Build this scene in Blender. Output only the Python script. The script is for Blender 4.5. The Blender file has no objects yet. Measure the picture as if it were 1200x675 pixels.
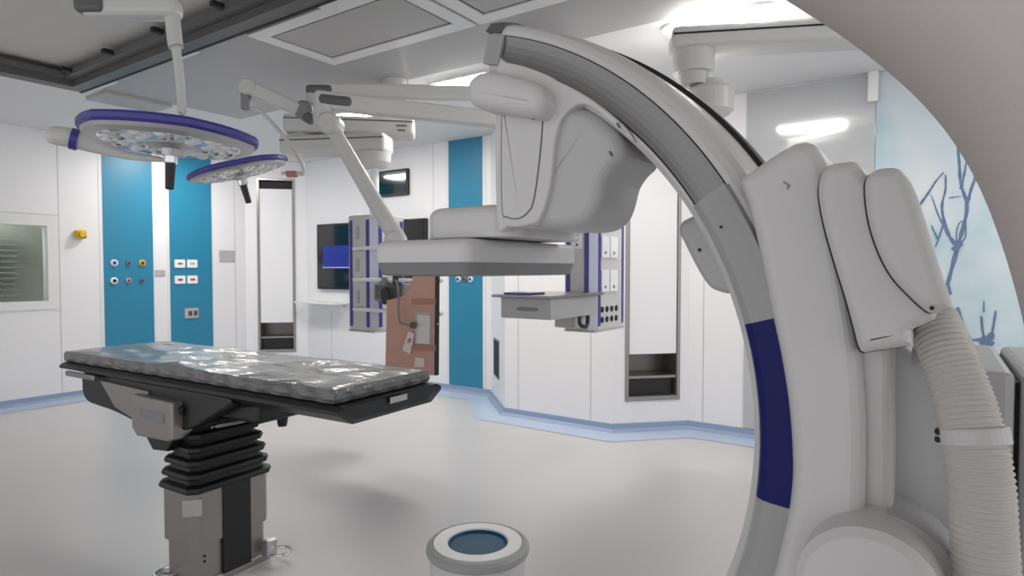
import bpy, bmesh, math, random
from mathutils import Vector, Matrix
from math import sin, cos, pi, radians as R
random.seed(4)
scene = bpy.context.scene
COL = scene.collection

# ------------------------------------------------------------------ camera
# Room axes: +X runs towards the back wall, +Y towards the left wall.
F, CX, CY, H = 730.0, 600.0, 337.5, 1.45
TH = R(34.4); PIT = math.atan((CY-315)/F)
fw0 = Vector((cos(TH), sin(TH), 0)); rt = Vector((sin(TH), -cos(TH), 0))
fw = fw0*cos(PIT) - Vector((0, 0, 1))*sin(PIT)
up = Vector((0, 0, 1))*cos(PIT) + fw0*sin(PIT)
CAM = Vector((0, 0, H))
cd = bpy.data.cameras.new('camera'); cam = bpy.data.objects.new('camera', cd); COL.objects.link(cam)
cd.sensor_width = 36; cd.lens = F/1200*36; cd.clip_start = .05
m3 = Matrix((rt, up, -fw)).transposed(); cam.matrix_world = Matrix.Translation(CAM) @ m3.to_4x4()
scene.camera = cam

def ray(x, y): return fw + rt*((x-CX)/F) - up*((y-CY)/F)
def onx(x, y, X): d = ray(x, y); return CAM + d*(X/d.x)
def at(x, y, D): return CAM + ray(x, y)*D
def yz(X, pts): return [(onx(a, b, X).y, onx(a, b, X).z) for a, b in pts]

# ------------------------------------------------------------------ materials
def lin(c): return tuple(((v/255)/12.92 if v/255 <= .04045 else ((v/255+.055)/1.055)**2.4) for v in c)
def mat(name, rgb, rough=.5, metal=0., coat=0., bump=0., bscale=80., spec=.5, emit=None, es=0., mott=0., mscale=3., trans=0., alpha=1.):
    m = bpy.data.materials.new(name); m.use_nodes = True
    nt = m.node_tree; b = nt.nodes['Principled BSDF']
    c = lin(rgb)+(1,)
    b.inputs['Base Color'].default_value = c
    b.inputs['Roughness'].default_value = rough; b.inputs['Metallic'].default_value = metal
    b.inputs['Coat Weight'].default_value = coat; b.inputs['Coat Roughness'].default_value = .08
    b.inputs['Specular IOR Level'].default_value = spec
    b.inputs['Transmission Weight'].default_value = trans; b.inputs['Alpha'].default_value = alpha
    if emit: b.inputs['Emission Color'].default_value = lin(emit)+(1,); b.inputs['Emission Strength'].default_value = es
    tc = nt.nodes.new('ShaderNodeTexCoord')
    n = nt.nodes.new('ShaderNodeTexNoise'); n.inputs['Scale'].default_value = mscale; n.inputs['Detail'].default_value = 4
    nt.links.new(tc.outputs['Object'], n.inputs['Vector'])
    mx = nt.nodes.new('ShaderNodeMix'); mx.data_type = 'RGBA'
    k = 1-max(mott, .03)
    mx.inputs['A'].default_value = (c[0]*k, c[1]*k, c[2]*k, 1); mx.inputs['B'].default_value = c
    nt.links.new(n.outputs['Fac'], mx.inputs['Factor']); nt.links.new(mx.outputs['Result'], b.inputs['Base Color'])
    if bump:
        n2 = nt.nodes.new('ShaderNodeTexNoise'); n2.inputs['Scale'].default_value = bscale; n2.inputs['Detail'].default_value = 3
        nt.links.new(tc.outputs['Object'], n2.inputs['Vector'])
        bp = nt.nodes.new('ShaderNodeBump'); bp.inputs['Strength'].default_value = bump; bp.inputs['Distance'].default_value = .01
        nt.links.new(n2.outputs['Fac'], bp.inputs['Height']); nt.links.new(bp.outputs['Normal'], b.inputs['Normal'])
    return m
M = dict(
    wall=mat('wall_panel_white', (232, 231, 233), .35),
    ceil_white=mat('ceiling_white', (225, 225, 226), .6),
    ceil_grey=mat('ceiling_grey_metal', (172, 172, 173), .5),
    ceil_panel=mat('ceiling_panel_grey', (176, 175, 174), .5),
    rail=mat('dark_rail', (92, 91, 90), .45),
    laminar=mat('laminar_screen', (196, 194, 191), .6),
    frame_white=mat('frame_white', (226, 226, 226), .4),
    gap=mat('gap_black', (22, 22, 24), .6),
    seam=mat('seam_grey', (170, 170, 173), .6),
    teal=mat('teal_glass', (38, 128, 162), .38),
    floor=mat('floor_epoxy', (197, 194, 194), .34, mott=.06, mscale=1.2),
    base_blue=mat('baseboard_blue', (143, 160, 186), .4),
    border=mat('border_blue', (182, 194, 215), .35),
    steel=mat('brushed_steel', (150, 148, 146), .32, metal=.9),
    chrome=mat('chrome', (220, 220, 222), .12, metal=1),
    alu=mat('aluminium', (186, 186, 186), .38, metal=.75),
    track=mat('track_steel', (128, 127, 126), .36, metal=.8),
    machine=mat('machine_white', (206, 204, 203), .42, coat=.1),
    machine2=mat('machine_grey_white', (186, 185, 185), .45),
    strip=mat('machine_strip_grey', (158, 158, 159), .4),
    capgrey=mat('cap_dark_grey', (92, 92, 93), .5),
    midgrey=mat('mid_grey', (128, 128, 130), .5),
    blue=mat('band_blue', (5, 16, 92), .55, spec=.3),
    purple=mat('rim_purple', (62, 56, 140), .35),
    lilac=mat('lilac', (200, 199, 218), .4),
    arm=mat('arm_paint', (200, 199, 197), .4),
    hose=mat('hose_plastic', (205, 201, 197), .5),
    black=mat('black_plastic', (20, 20, 22), .4),
    rubber=mat('bellows_rubber', (18, 17, 18), .5),
    tmetal=mat('table_metal', (150, 146, 143), .38, metal=.6),
    screen=mat('screen_black', (10, 10, 13), .12, coat=.5),
    screenb=mat('screen_glass', (18, 40, 46), .06, coat=.8, spec=.8),
    screenblue=mat('screen_blue', (14, 24, 90), .3, emit=(38, 60, 190), es=.16),
    brown=mat('brown_rubber', (204, 160, 144), .7, mott=.1, mscale=6),
    brown_d=mat('brown_strap', (176, 128, 112), .7),
    paper=mat('paper', (222, 216, 210), .7),
    socket=mat('socket_white', (238, 236, 238), .35),
    socket_d=mat('socket_dark', (70, 70, 78), .5),
    red=mat('mark_red', (176, 40, 44), .5),
    plate=mat('plate_grey', (178, 176, 176), .4),
    yellow=mat('yellow', (222, 182, 20), .4),
    bluevalve=mat('valve_blue', (40, 70, 150), .4),
    led=mat('led_lens', (236, 238, 250), .1, metal=.2, coat=.6),
    light=mat('lamp_diffuser', (255, 255, 255), .5, emit=(255, 252, 246), es=25.),
    cabinet_in=mat('cabinet_steel_inside', (120, 116, 112), .35, metal=.7),
    mural_line=mat('mural_ink', (104, 122, 156), .4, mott=.3, mscale=14),
    bag=mat('bag_teal', (6, 74, 104), .5, spec=.25),
    room_behind=mat('room_behind', (172, 174, 166), .6, mott=.35, mscale=2.5),
    slat=mat('blind_slat', (160, 163, 154), .6),
    shell=mat('cover_pale', (186, 178, 175), .55),
)
# window pane: thin greenish glass
g = mat('window_glass', (226, 234, 226), .05, trans=1.); M['glass'] = g
g.node_tree.nodes['Principled BSDF'].inputs['IOR'].default_value = 1.05
# glossy glass wall (plain) and printed mural glass
M['gwall'] = mat('glass_wall', (180, 182, 184), .07, coat=.9, spec=.7)
def mural_mat():
    m = bpy.data.materials.new('mural_glass'); m.use_nodes = True; nt = m.node_tree; b = nt.nodes['Principled BSDF']
    tc = nt.nodes.new('ShaderNodeTexCoord'); n = nt.nodes.new('ShaderNodeTexNoise')
    n.inputs['Scale'].default_value = 1.5; n.inputs['Detail'].default_value = 3
    cr = nt.nodes.new('ShaderNodeValToRGB'); e = cr.color_ramp.elements
    e[0].position = .32; e[0].color = lin((166, 188, 200))+(1,)
    e[1].position = .68; e[1].color = lin((208, 212, 214))+(1,)
    q = e.new(.5); q.color = lin((190, 204, 211))+(1,)
    nt.links.new(tc.outputs['Object'], n.inputs['Vector']); nt.links.new(n.outputs['Fac'], cr.inputs['Fac'])
    nt.links.new(cr.outputs['Color'], b.inputs['Base Color'])
    b.inputs['Roughness'].default_value = .12; b.inputs['Coat Weight'].default_value = .5
    return m
M['mural'] = mural_mat()
def mattress_mat():
    m = mat('plastic_wrapped_mattress', (98, 98, 98), .36, coat=.6, mott=.2, mscale=5)
    nt = m.node_tree; b = nt.nodes['Principled BSDF']
    tc = nt.nodes.new('ShaderNodeTexCoord'); mp = nt.nodes.new('ShaderNodeMapping'); mp.inputs['Scale'].default_value = (9, 3.2, 9)
    n = nt.nodes.new('ShaderNodeTexNoise'); n.inputs['Scale'].default_value = 1.; n.inputs['Detail'].default_value = 5; n.inputs['Distortion'].default_value = 1.2
    bp = nt.nodes.new('ShaderNodeBump'); bp.inputs['Strength'].default_value = .7; bp.inputs['Distance'].default_value = .02
    nt.links.new(tc.outputs['Object'], mp.inputs['Vector']); nt.links.new(mp.outputs['Vector'], n.inputs['Vector'])
    nt.links.new(n.outputs['Fac'], bp.inputs['Height']); nt.links.new(bp.outputs['Normal'], b.inputs['Normal']); nt.links.new(bp.outputs['Normal'], b.inputs['Coat Normal'])
    return m
M['mattress'] = mattress_mat()

# ------------------------------------------------------------------ object helpers
def finish(bm, ang=38):
    bmesh.ops.remove_doubles(bm, verts=bm.verts, dist=2e-6)
    bmesh.ops.recalc_face_normals(bm, faces=bm.faces)
    for f in bm.faces: f.smooth = not f.tag and len(f.verts) <= 4
    for e in bm.edges:
        if len(e.link_faces) == 2:
            try: e.smooth = e.calc_face_angle() < R(ang)
            except ValueError: pass
def wloc(o):
    v = Vector((0, 0, 0))
    while o: v += o.location; o = o.parent
    return v
def obj(name, bm, m, parent=None, loc=None, label=None):
    """link one mesh object; the bmesh is in world coordinates"""
    finish(bm)
    base = wloc(parent) if parent else Vector(loc if loc is not None else (0, 0, 0))
    for v in bm.verts: v.co -= base
    me = bpy.data.meshes.new(name); bm.to_mesh(me); bm.free()
    me.materials.append(M[m])
    o = bpy.data.objects.new(name, me); COL.objects.link(o)
    if parent: o.parent = parent
    else: o.location = base
    if label: o['label'] = label
    return o
def thing(name, label, cat, loc, group=None):
    o = bpy.data.objects.new(name, None); COL.objects.link(o); o.location = loc; o.empty_display_size = .1
    return tag(o, label, cat, group)
def tag(o, label, cat, group=None):
    o['label'] = label; o['category'] = cat
    if group: o['group'] = group
    return o
def struct(name, bm, m, loc=(0, 0, 0)):
    o = obj(name, bm, m, None, loc); o['kind'] = 'structure'; return o
def dup(root, loc, label):
    r = root.copy(); COL.objects.link(r); r.location = loc; r['label'] = label
    for ch in list(root.children):
        c = ch.copy(); COL.objects.link(c); c.parent = r
        for gch in list(ch.children):
            d = gch.copy(); COL.objects.link(d); d.parent = c
    return r

def new(): return bmesh.new()
def frame_of(d, hint=Vector((0, 0, 1))):
    d = Vector(d).normalized()
    if abs(d.dot(hint)) > .98: hint = Vector((1, 0, 0))
    a = d.cross(hint).normalized(); b = a.cross(d).normalized()
    return a, b
def loops(bm, rings, closed_u=True, cap=True, closed_v=False):
    vs = [[bm.verts.new(p) for p in r] for r in rings]
    n = len(vs[0]); N = len(vs)
    for i in range(N if closed_v else N-1):
        a, b = vs[i], vs[(i+1) % N]
        for j in range(n if closed_u else n-1):
            bm.faces.new((a[j], a[(j+1) % n], b[(j+1) % n], b[j]))
    if cap and not closed_v:
        for ring, rev in ((vs[0], True), (vs[-1], False)):
            ch = []
            for v in ring:
                if not ch or (v.co-ch[-1].co).length > 1e-6: ch.append(v)
            while len(ch) > 3 and (ch[0].co-ch[-1].co).length < 1e-6: ch.pop()
            f = bm.faces.new(list(reversed(ch)) if rev else ch); f.tag = True
    return vs
def inset(poly, d):
    """offset a CCW 2D polygon inwards by d"""
    out = []; n = len(poly)
    for i in range(n):
        a = Vector(poly[i-1]); b = Vector(poly[i]); c = Vector(poly[(i+1) % n])
        e1 = (b-a); e2 = (c-b)
        if e1.length < 1e-9: e1 = e2
        if e2.length < 1e-9: e2 = e1
        e1.normalize(); e2.normalize()
        n1 = Vector((-e1.y, e1.x)); n2 = Vector((-e2.y, e2.x))
        s = n1+n2
        s = s/max(.35, s.dot(n1)) if s.length > 1e-6 else n1
        out.append(Vector((b.x+s.x*d, b.y+s.y*d)))
    if d <= 0: return [tuple(p) for p in out]
    P = [Vector(p) for p in poly]
    for it in range(12):               # merge stretches where the offset ran back on itself
        bad = [(out[(i+1) % n]-out[i]).dot(P[(i+1) % n]-P[i]) < -1e-12 for i in range(n)]
        if not any(bad) or all(bad): break
        st = next(i for i in range(n) if not bad[i]); i = 0
        while i < n:
            k = (st+i) % n
            if not bad[k]: i += 1; continue
            j = 0
            while bad[(k+j) % n]: j += 1
            a0, a1 = out[(k-1) % n], out[k]; b0, b1 = out[(k+j) % n], out[(k+j+1) % n]
            u, w = a1-a0, b1-b0; den = u.x*w.y-u.y*w.x
            q = (out[k]+out[(k+j) % n])/2
            if abs(den) > 1e-3*u.length*w.length and u.length > 1e-9 and w.length > 1e-9:
                t = ((b0.x-a0.x)*w.y-(b0.y-a0.y)*w.x)/den; c = a0+u*t
                if (c-q).length < 4*d: q = c
            for m in range(j+1): out[(k+m) % n] = q.copy()
            i += j+1
    return [tuple(p) for p in out]
def ccw(poly):
    A = sum(poly[i-1][0]*poly[i][1]-poly[i][0]*poly[i-1][1] for i in range(len(poly)))
    return list(poly) if A > 0 else list(reversed(poly))
def smooth(pts, sub=5, closed=True):
    """Catmull-Rom through the points"""
    n = len(pts); out = []
    rng = range(n) if closed else range(n-1)
    for i in rng:
        if closed: p = [Vector(pts[(i+k) % n]) for k in (-1, 0, 1, 2)]
        else: p = [Vector(pts[min(max(i+k, 0), n-1)]) for k in (-1, 0, 1, 2)]
        for s in range(sub):
            t = s/sub
            out.append(tuple(.5*((2*p[1])+(p[2]-p[0])*t+(2*p[0]-5*p[1]+4*p[2]-p[3])*t*t+(3*p[1]-p[0]-3*p[2]+p[3])*t**3)))
    if not closed: out.append(tuple(pts[-1]))
    return out
def rrect(x0, y0, x1, y1, r, seg=4):
    out = []
    for cx, cy, a in ((x1-r, y1-r, 0), (x0+r, y1-r, 90), (x0+r, y0+r, 180), (x1-r, y0+r, 270)):
        for k in range(seg+1):
            t = R(a+90*k/seg); out.append((cx+r*cos(t), cy+r*sin(t)))
    return out
def prism(bm, poly, o, ux, uy, uz, h, r=0., r2=0., seg=4):
    """extrude a 2D polygon (axes ux, uy) by h along uz, rounding the start edge by r and the end edge by r2"""
    poly = ccw(poly); o = Vector(o); ux = Vector(ux); uy = Vector(uy); uz = Vector(uz)
    rings = []
    def ring(p, t): rings.append([o+ux*a+uy*b+uz*t for a, b in p])
    if r:
        for k in range(seg+1):
            t = k/seg*pi/2; ring(inset(poly, r*(1-sin(t))), r*(1-cos(t)))
    else: ring(poly, 0)
    if r2:
        for k in range(seg+1):
            t = k/seg*pi/2; ring(inset(poly, r2*(1-cos(t))), h-r2*(1-sin(t)))
    else: ring(poly, h)
    return loops(bm, rings)
EX, EY, EZ = Vector((1, 0, 0)), Vector((0, 1, 0)), Vector((0, 0, 1))
def px_prism(bm, poly, X0, X1, r=0., r2=0., seg=4): prism(bm, poly, (X0, 0, 0), EY, EZ, EX, X1-X0, r, r2, seg)
def box(bm, x0, y0, z0, x1, y1, z1, r=0.):
    if x1 < x0: x0, x1 = x1, x0
    if y1 < y0: y0, y1 = y1, y0
    if z1 < z0: z0, z1 = z1, z0
    if r:
        r = min(r, (x1-x0)*.45, (y1-y0)*.45, (z1-z0)*.45)
        prism(bm, rrect(x0, y0, x1, y1, r, 3), (0, 0, z0), EX, EY, EZ, z1-z0, r, r, 3)
    else:
        prism(bm, [(x0, y0), (x1, y0), (x1, y1), (x0, y1)], (0, 0, z0), EX, EY, EZ, z1-z0)
def obox(bm, c, ax, ay, az, sx, sy, sz, r=0.):
    """oriented box: centre c, unit axes, full sizes"""
    ax, ay, az = Vector(ax), Vector(ay), Vector(az)
    p = rrect(-sx/2, -sy/2, sx/2, sy/2, min(r, sx*.45, sy*.45), 3) if r else [(-sx/2, -sy/2), (sx/2, -sy/2), (sx/2, sy/2), (-sx/2, sy/2)]
    rr = min(r, sz*.45)
    prism(bm, p, Vector(c)-az*sz/2, ax, ay, az, sz, rr, rr, 3)
def cyl(bm, p, q, r, r2=None, n=24, bev=0.):
    p, q = Vector(p), Vector(q); d = q-p; a, b = frame_of(d); L = d.length; d = d/L
    r2 = r if r2 is None else r2
    prof = [(0, r-bev), (bev, r), (L-bev, r2), (L, r2-bev)] if bev else [(0, r), (L, r2)]
    loops(bm, [[p+d*t+(a*cos(2*pi*k/n)+b*sin(2*pi*k/n))*rr for k in range(n)] for t, rr in prof])
def lathe(bm, c, prof, n=40, ax=EZ):
    a, b = frame_of(ax); c = Vector(c); ax = Vector(ax).normalized()
    loops(bm, [[c+ax*z+(a*cos(2*pi*k/n)+b*sin(2*pi*k/n))*max(rr, 1e-4) for k in range(n)] for rr, z in prof], closed_v=prof[0][0] > .002 and prof[-1][0] > .002)
def tube(bm, pts, rad, n=12, sub=6, rads=None):
    P = [Vector(p) for p in (smooth(pts, sub, False) if sub > 1 else pts)]
    N = len(P); rings = []; hint = EZ; a = None
    for i in range(N):
        t = (P[min(i+1, N-1)]-P[max(i-1, 0)]).normalized()
        if a is None: a, b = frame_of(t)
        else:
            a = (a - t*a.dot(t)).normalized(); b = t.cross(a)
        rr = rads(i/(N-1)) if rads else rad
        rings.append([P[i]+(a*cos(2*pi*k/n)+b*sin(2*pi*k/n))*rr for k in range(n)])
    loops(bm, rings)

# ------------------------------------------------------------------ the room
ZC = 2.95
FLOORPTS = [(-2.6, 8.0), (5.09, 8.0), (5.67, 7.42), (5.67, 4.17), (5.03, 3.53), (5.03, 2.37), (5.54, 1.86), (5.54, -3.0)]
bm = new(); prism(bm, FLOORPTS+[(-2.6, -3.0)], (0, 0, -.1), EX, EY, EZ, .1); struct('floor', bm, 'floor')
def wallseg(name, i, m='wall', z1=ZC, holes=None):
    p, q = Vector(FLOORPTS[i]+(0,)), Vector(FLOORPTS[i+1]+(0,))
    u = (q-p).normalized(); L = (q-p).length; out = Vector((-u.y, u.x, 0))   # outwards
    bm = new()
    def piece(a, b, z0, zz):
        prism(bm, [(a, z0), (b, z0), (b, zz), (a, zz)], p, u, EZ, out, .12)
    if holes:
        h0, h1, hz0, hz1 = holes
        piece(0, h0, 0, z1); piece(h1, L, 0, z1); piece(h0, h1, 0, hz0); piece(h0, h1, hz1, z1)
    else: piece(0, L, 0, z1)
    o = struct(name, bm, m); return p, u, out, L
def local(i, s, z, off=0.):
    """point on wall i: s along it, z up, off into the room"""
    p, q = Vector(FLOORPTS[i]+(0,)), Vector(FLOORPTS[i+1]+(0,)); u = (q-p).normalized()
    return p+u*s+EZ*z+Vector((u.y, -u.x, 0))*off
wallseg('wall_left', 0, holes=(2.9, 2.6+2.74, 1.10, 1.915))
D1 = math.hypot(.58, .58)
wallseg('wall_corner', 1, holes=(.17, .65, .29, 2.70))
wallseg('wall_back', 2)
wallseg('wall_return', 3)
wallseg('wall_middle', 4)
wallseg('wall_diagonal', 5, holes=(.135, .625, .29, 2.70))
wallseg('wall_right', 6)
# baseboards and the light blue floor border
names = ['left', 'corner', 'back', 'return', 'middle', 'diagonal', 'right']
def offset_line(pts, d):
    out = []
    for i, p in enumerate(pts):
        p = Vector(p); a = Vector(pts[max(i-1, 0)]); b = Vector(pts[min(i+1, len(pts)-1)])
        n = []
        if i > 0: e = (p-a).normalized(); n.append(Vector((e.y, -e.x)))
        if i < len(pts)-1: e = (b-p).normalized(); n.append(Vector((e.y, -e.x)))
        s = n[0] if len(n) == 1 else (n[0]+n[1])/(1+n[0].dot(n[1]))
        out.append((p.x+s.x*d, p.y+s.y*d))
    return out
o1 = offset_line(FLOORPTS, .012); o2 = offset_line(FLOORPTS, .05); o3 = offset_line(FLOORPTS, .3)
for i, nm in enumerate(names):
    bm = new()
    prof = lambda k: [(FLOORPTS[k], 0), (FLOORPTS[k], .075), (o1[k], .075), (o1[k], .03), (o2[k], .003), (o2[k], 0)]
    loops(bm, [[Vector((a[0], a[1], z)) for a, z in prof(k)] for k in (i, i+1)])
    struct('baseboard_'+nm, bm, 'base_blue')
bm = new()
ra = [Vector((a[0], a[1], .003)) for a in o1]; rb = [Vector((a[0], a[1], .003)) for a in o3]
loops(bm, [ra, rb], closed_u=False, cap=False); o = struct('trim_1', bm, 'border')

# ---- ceiling
bm = new()
prism(bm, [(3.655, -3), (5.75, -3), (5.75, 8.1), (-2.6, 8.1), (-2.6, 5.93), (2.29, 5.93), (2.29, 5.8), (3.655, 5.8)], (0, 0, ZC), EX, EY, EZ, .12)
struct('ceiling', bm, 'ceil_white')
bm = new()   # darker metal field round the laminar-flow opening
prism(bm, [(2.29, -3), (3.655, -3), (3.655, 5.8), (2.29, 5.8)], (0, 0, ZC), EX, EY, EZ, .12)
struct('ceiling_field', bm, 'ceil_grey')
# laminar flow opening: recessed screen, dark rails, clips
t = thing('laminar_flow_ceiling', 'recessed dark grey laminar flow field with black rail edges in the ceiling', 'air vent', (0, 3, ZC))
bm = new(); box(bm, -2.6, -3, ZC+.10, 2.29, 5.93, ZC+.13); obj('screen', bm, 'laminar', t)
bm = new(); box(bm, 2.19, -3, ZC-.03, 2.29, 5.93, ZC+.10); rl = obj('rail', bm, 'rail', t)
bm = new(); box(bm, -2.6, 5.80, ZC-.03, 2.19, 5.93, ZC+.10); obj('rail', bm, 'rail', t)
bm = new(); box(bm, 2.11, -3, ZC+.02, 2.19, 5.80, ZC+.06); obj('ledge', bm, 'rail', t)
bm = new(); box(bm, -2.6, 5.73, ZC+.02, 2.11, 5.80, ZC+.06); obj('ledge', bm, 'rail', t)
for k, y in enumerate((5.62, 4.92, 4.22, 3.52, 2.8, 2.1)):
    bm = new(); box(bm, 2.04, y-.022, ZC+.03, 2.17, y+.022, ZC+.065, .01); obj('clip', bm, 'gap', t)
bm = new(); box(bm, 2.29, -3, ZC-.035, 2.305, 5.935, ZC); obj('edge_strip', bm, 'gap', t)
# white edge blocks along the rail
for y in (5.55, 4.35, 2.75):
    bm = new(); box(bm, 2.306, y-.16, ZC-.03, 2.345, y+.16, ZC, .004); obj('edge_block', bm, 'frame_white', t)
# framed access panels
def access(x0, y0, x1, y1, label, loc):
    t = thing('ceiling_access_panel', label, 'ceiling panel', loc, 'framed access panels in the grey ceiling field')
    bm = new()
    for a in ((x0, y0, x1, y0+.1), (x0, y1-.1, x1, y1), (x0, y0+.1, x0+.1, y1-.1), (x1-.1, y0+.1, x1, y1-.1)):
        box(bm, a[0], a[1], ZC-.016, a[2], a[3], ZC-.001, .004)
    obj('frame', bm, 'frame_white', t)
    bm = new()
    for a in ((x0+.1, y0+.1, x1-.1, y0+.118), (x0+.1, y1-.118, x1-.1, y1-.1), (x0+.1, y0+.118, x0+.118, y1-.118), (x1-.118, y0+.118, x1-.1, y1-.118)):
        box(bm, a[0], a[1], ZC-.006, a[2], a[3], ZC-.001)
    obj('gasket', bm, 'gap', t)
    bm = new(); box(bm, x0+.118, y0+.118, ZC-.010, x1-.118, y1-.118, ZC-.001); obj('panel', bm, 'ceil_panel', t)
access(2.36, 2.36, 3.06, 3.67, 'large white-framed grey ceiling panel above the dark end caps of the arms', (2.7, 3.0, ZC))
access(2.36, 1.02, 3.06, 2.33, 'white-framed grey ceiling panel cut by the top edge, left of the big arc', (2.7, 1.7, ZC))
bm = new(); prism(bm, [(2.42, 5.80), (2.98, 5.80), (2.98, 6.16), (2.42, 6.16)], (0, 0, ZC-.03), EX, EY, EZ, .029, .006)
tag(obj('ceiling_plate', bm, 'ceil_panel', None, (2.7, 5.98, ZC)), 'flat pale ceiling plate above the large surgical lamp near the rail corner', 'ceiling panel')
# ceiling lights (these light the room)
def ceiling_light(x, y, label):
    t = thing('ceiling_light', label, 'light', (x, y, ZC), 'ceiling lights in a row')
    bm = new(); prism(bm, rrect(x-.19, y-.34, x+.19, y+.34, .09), (0, 0, ZC-.02), EX, EY, EZ, .019, .006); obj('frame', bm, 'frame_white', t)
    bm = new(); prism(bm, rrect(x-.165, y-.315, x+.165, y+.315, .075), (0, 0, ZC-.028), EX, EY, EZ, .012, .004); obj('diffuser', bm, 'light', t)
    return t
L0 = ceiling_light(3.9, 1.12, 'bright ceiling light above the horizontal boom at the top right')
dup(L0, (3.98, 3.12, ZC), 'bright ceiling light just left of the top end of the big arc')
dup(L0, (4.2, 4.9, ZC), 'bright ceiling light seen behind the elbow of the slanting arm')
dup(L0, (3.95, 7.1, ZC), 'ceiling light near the left wall above the teal panels, hidden by the lamps')
dup(L0, (3.9, -1.0, ZC), 'ceiling light in front of the mural, hidden by the pale cover')
# small plate bracket on top of the glass wall
bm = new(); box(bm, 5.47, .40, 2.72, 5.54, .47, ZC, .01)
tag(obj('wall_bracket', bm, 'frame_white', None, (5.5, .43, 2.72)), 'small white bracket at the top of the glass wall beside the mural', 'bracket')

# ---- wall seams and panels
tn = [1]
def trim(bm, m):
    tn[0] += 1; return struct('trim_%d' % tn[0], bm, m)
def wallbox(i, s0, s1, z0, z1, off0, off1, m, bev=0.):
    p = local(i, 0, 0); u = (local(i, 1, 0)-p); n = local(i, 0, 0, 1)-p
    bm = new(); prism(bm, ccw([(s0, z0), (s1, z0), (s1, z1), (s0, z1)]), p+n*off0, u, EZ, n, off1-off0, 0, bev, 2); return bm
def sX(x): return x+2.6          # wall_left: s from X
def sY(y): return 7.42-y         # wall_back
def sM(y): return 3.53-y         # wall_middle
def sR(y): return 1.86-y         # wall_right
for i, s0, s1, z0, z1 in ((0, sX(2.85), sX(2.856), .08, ZC), (0, sX(.6), sX(2.85), 2.035, 2.041), (0, sX(4.93), sX(4.936), .08, ZC),
                          (4, sM(3.374), sM(3.368), .08, ZC), (4, sM(2.584), sM(2.578), .08, ZC), (6, sR(1.725), sR(1.719), .08, ZC),
                          (2, sY(6.9), sY(6.894), .08, 1.0), (2, sY(5.03), sY(5.025), 1., ZC)):
    trim(wallbox(i, s0, s1, z0, z1, .0, .0015, 'seam'), 'seam')
for i, s0, s1 in ((0, sX(3.29), sX(3.845)), (0, sX(4.045), sX(4.60)), (2, sY(4.785), sY(4.285))):
    trim(wallbox(i, s0, s1, .08, ZC, .0, .008, 'teal', .002), 'teal')
for s0, s1 in ((sX(3.25), sX(3.29)), (sX(3.845), sX(3.875)), (sX(4.015), sX(4.045)), (sX(4.60), sX(4.63))):
    trim(wallbox(0, s0, s1, .08, ZC, .0, .004, 'frame_white'), 'frame_white')
for s0, s1 in ((sY(4.83), sY(4.785)), (sY(4.285), sY(4.24))):
    trim(wallbox(2, s0, s1, .08, ZC, .0, .004, 'frame_white'), 'frame_white')
trim(wallbox(6, sR(1.37), sR(.42), .08, ZC-.01, .0, .012, 'gwall', .002), 'gwall')

# ---- window
w = struct('window_1', wallbox(0, 2.8, sX(2.845), 1.01, 2.03, 0, .012, 'frame_white'), 'glass')
bpy.data.objects.remove(w)
bm = new()
P0 = local(0, 0, 0); U = EX; N = Vector((0, -1, 0))
def fr(a, b, z0, z1, o0, o1): prism(bm, ccw([(a, z0), (b, z0), (b, z1), (a, z1)]), P0+N*o0, U, EZ, N, o1-o0)
fr(2.8, sX(2.84), 1.915, 2.03, -.01, .014); fr(2.8, sX(2.84), 1.012, 1.10, -.01, .014); fr(sX(2.74), sX(2.84), 1.10, 1.915, -.01, .014); fr(2.8, 2.9, 1.1, 1.915, -.01, .014)
w = struct('window_1', bm, 'frame_white')
bm = new(); box(bm, .3, 8.07, 1.09, 2.745, 8.08, 1.92); obj('window_pane', bm, 'glass', w)
bm = new(); box(bm, .0, 8.55, .6, 3.2, 8.6, 2.5); o = struct('wall_beyond_window', bm, 'room_behind')
bm = new()
for k in range(12): box(bm, 1.55, 8.45, 1.15+k*.062, 2.62, 8.49, 1.165+k*.062)
tag(obj('window_blind', bm, 'slat', None, (2.1, 8.47, 1.1)), 'grey-green slatted blind seen through the window', 'blind')

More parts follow.
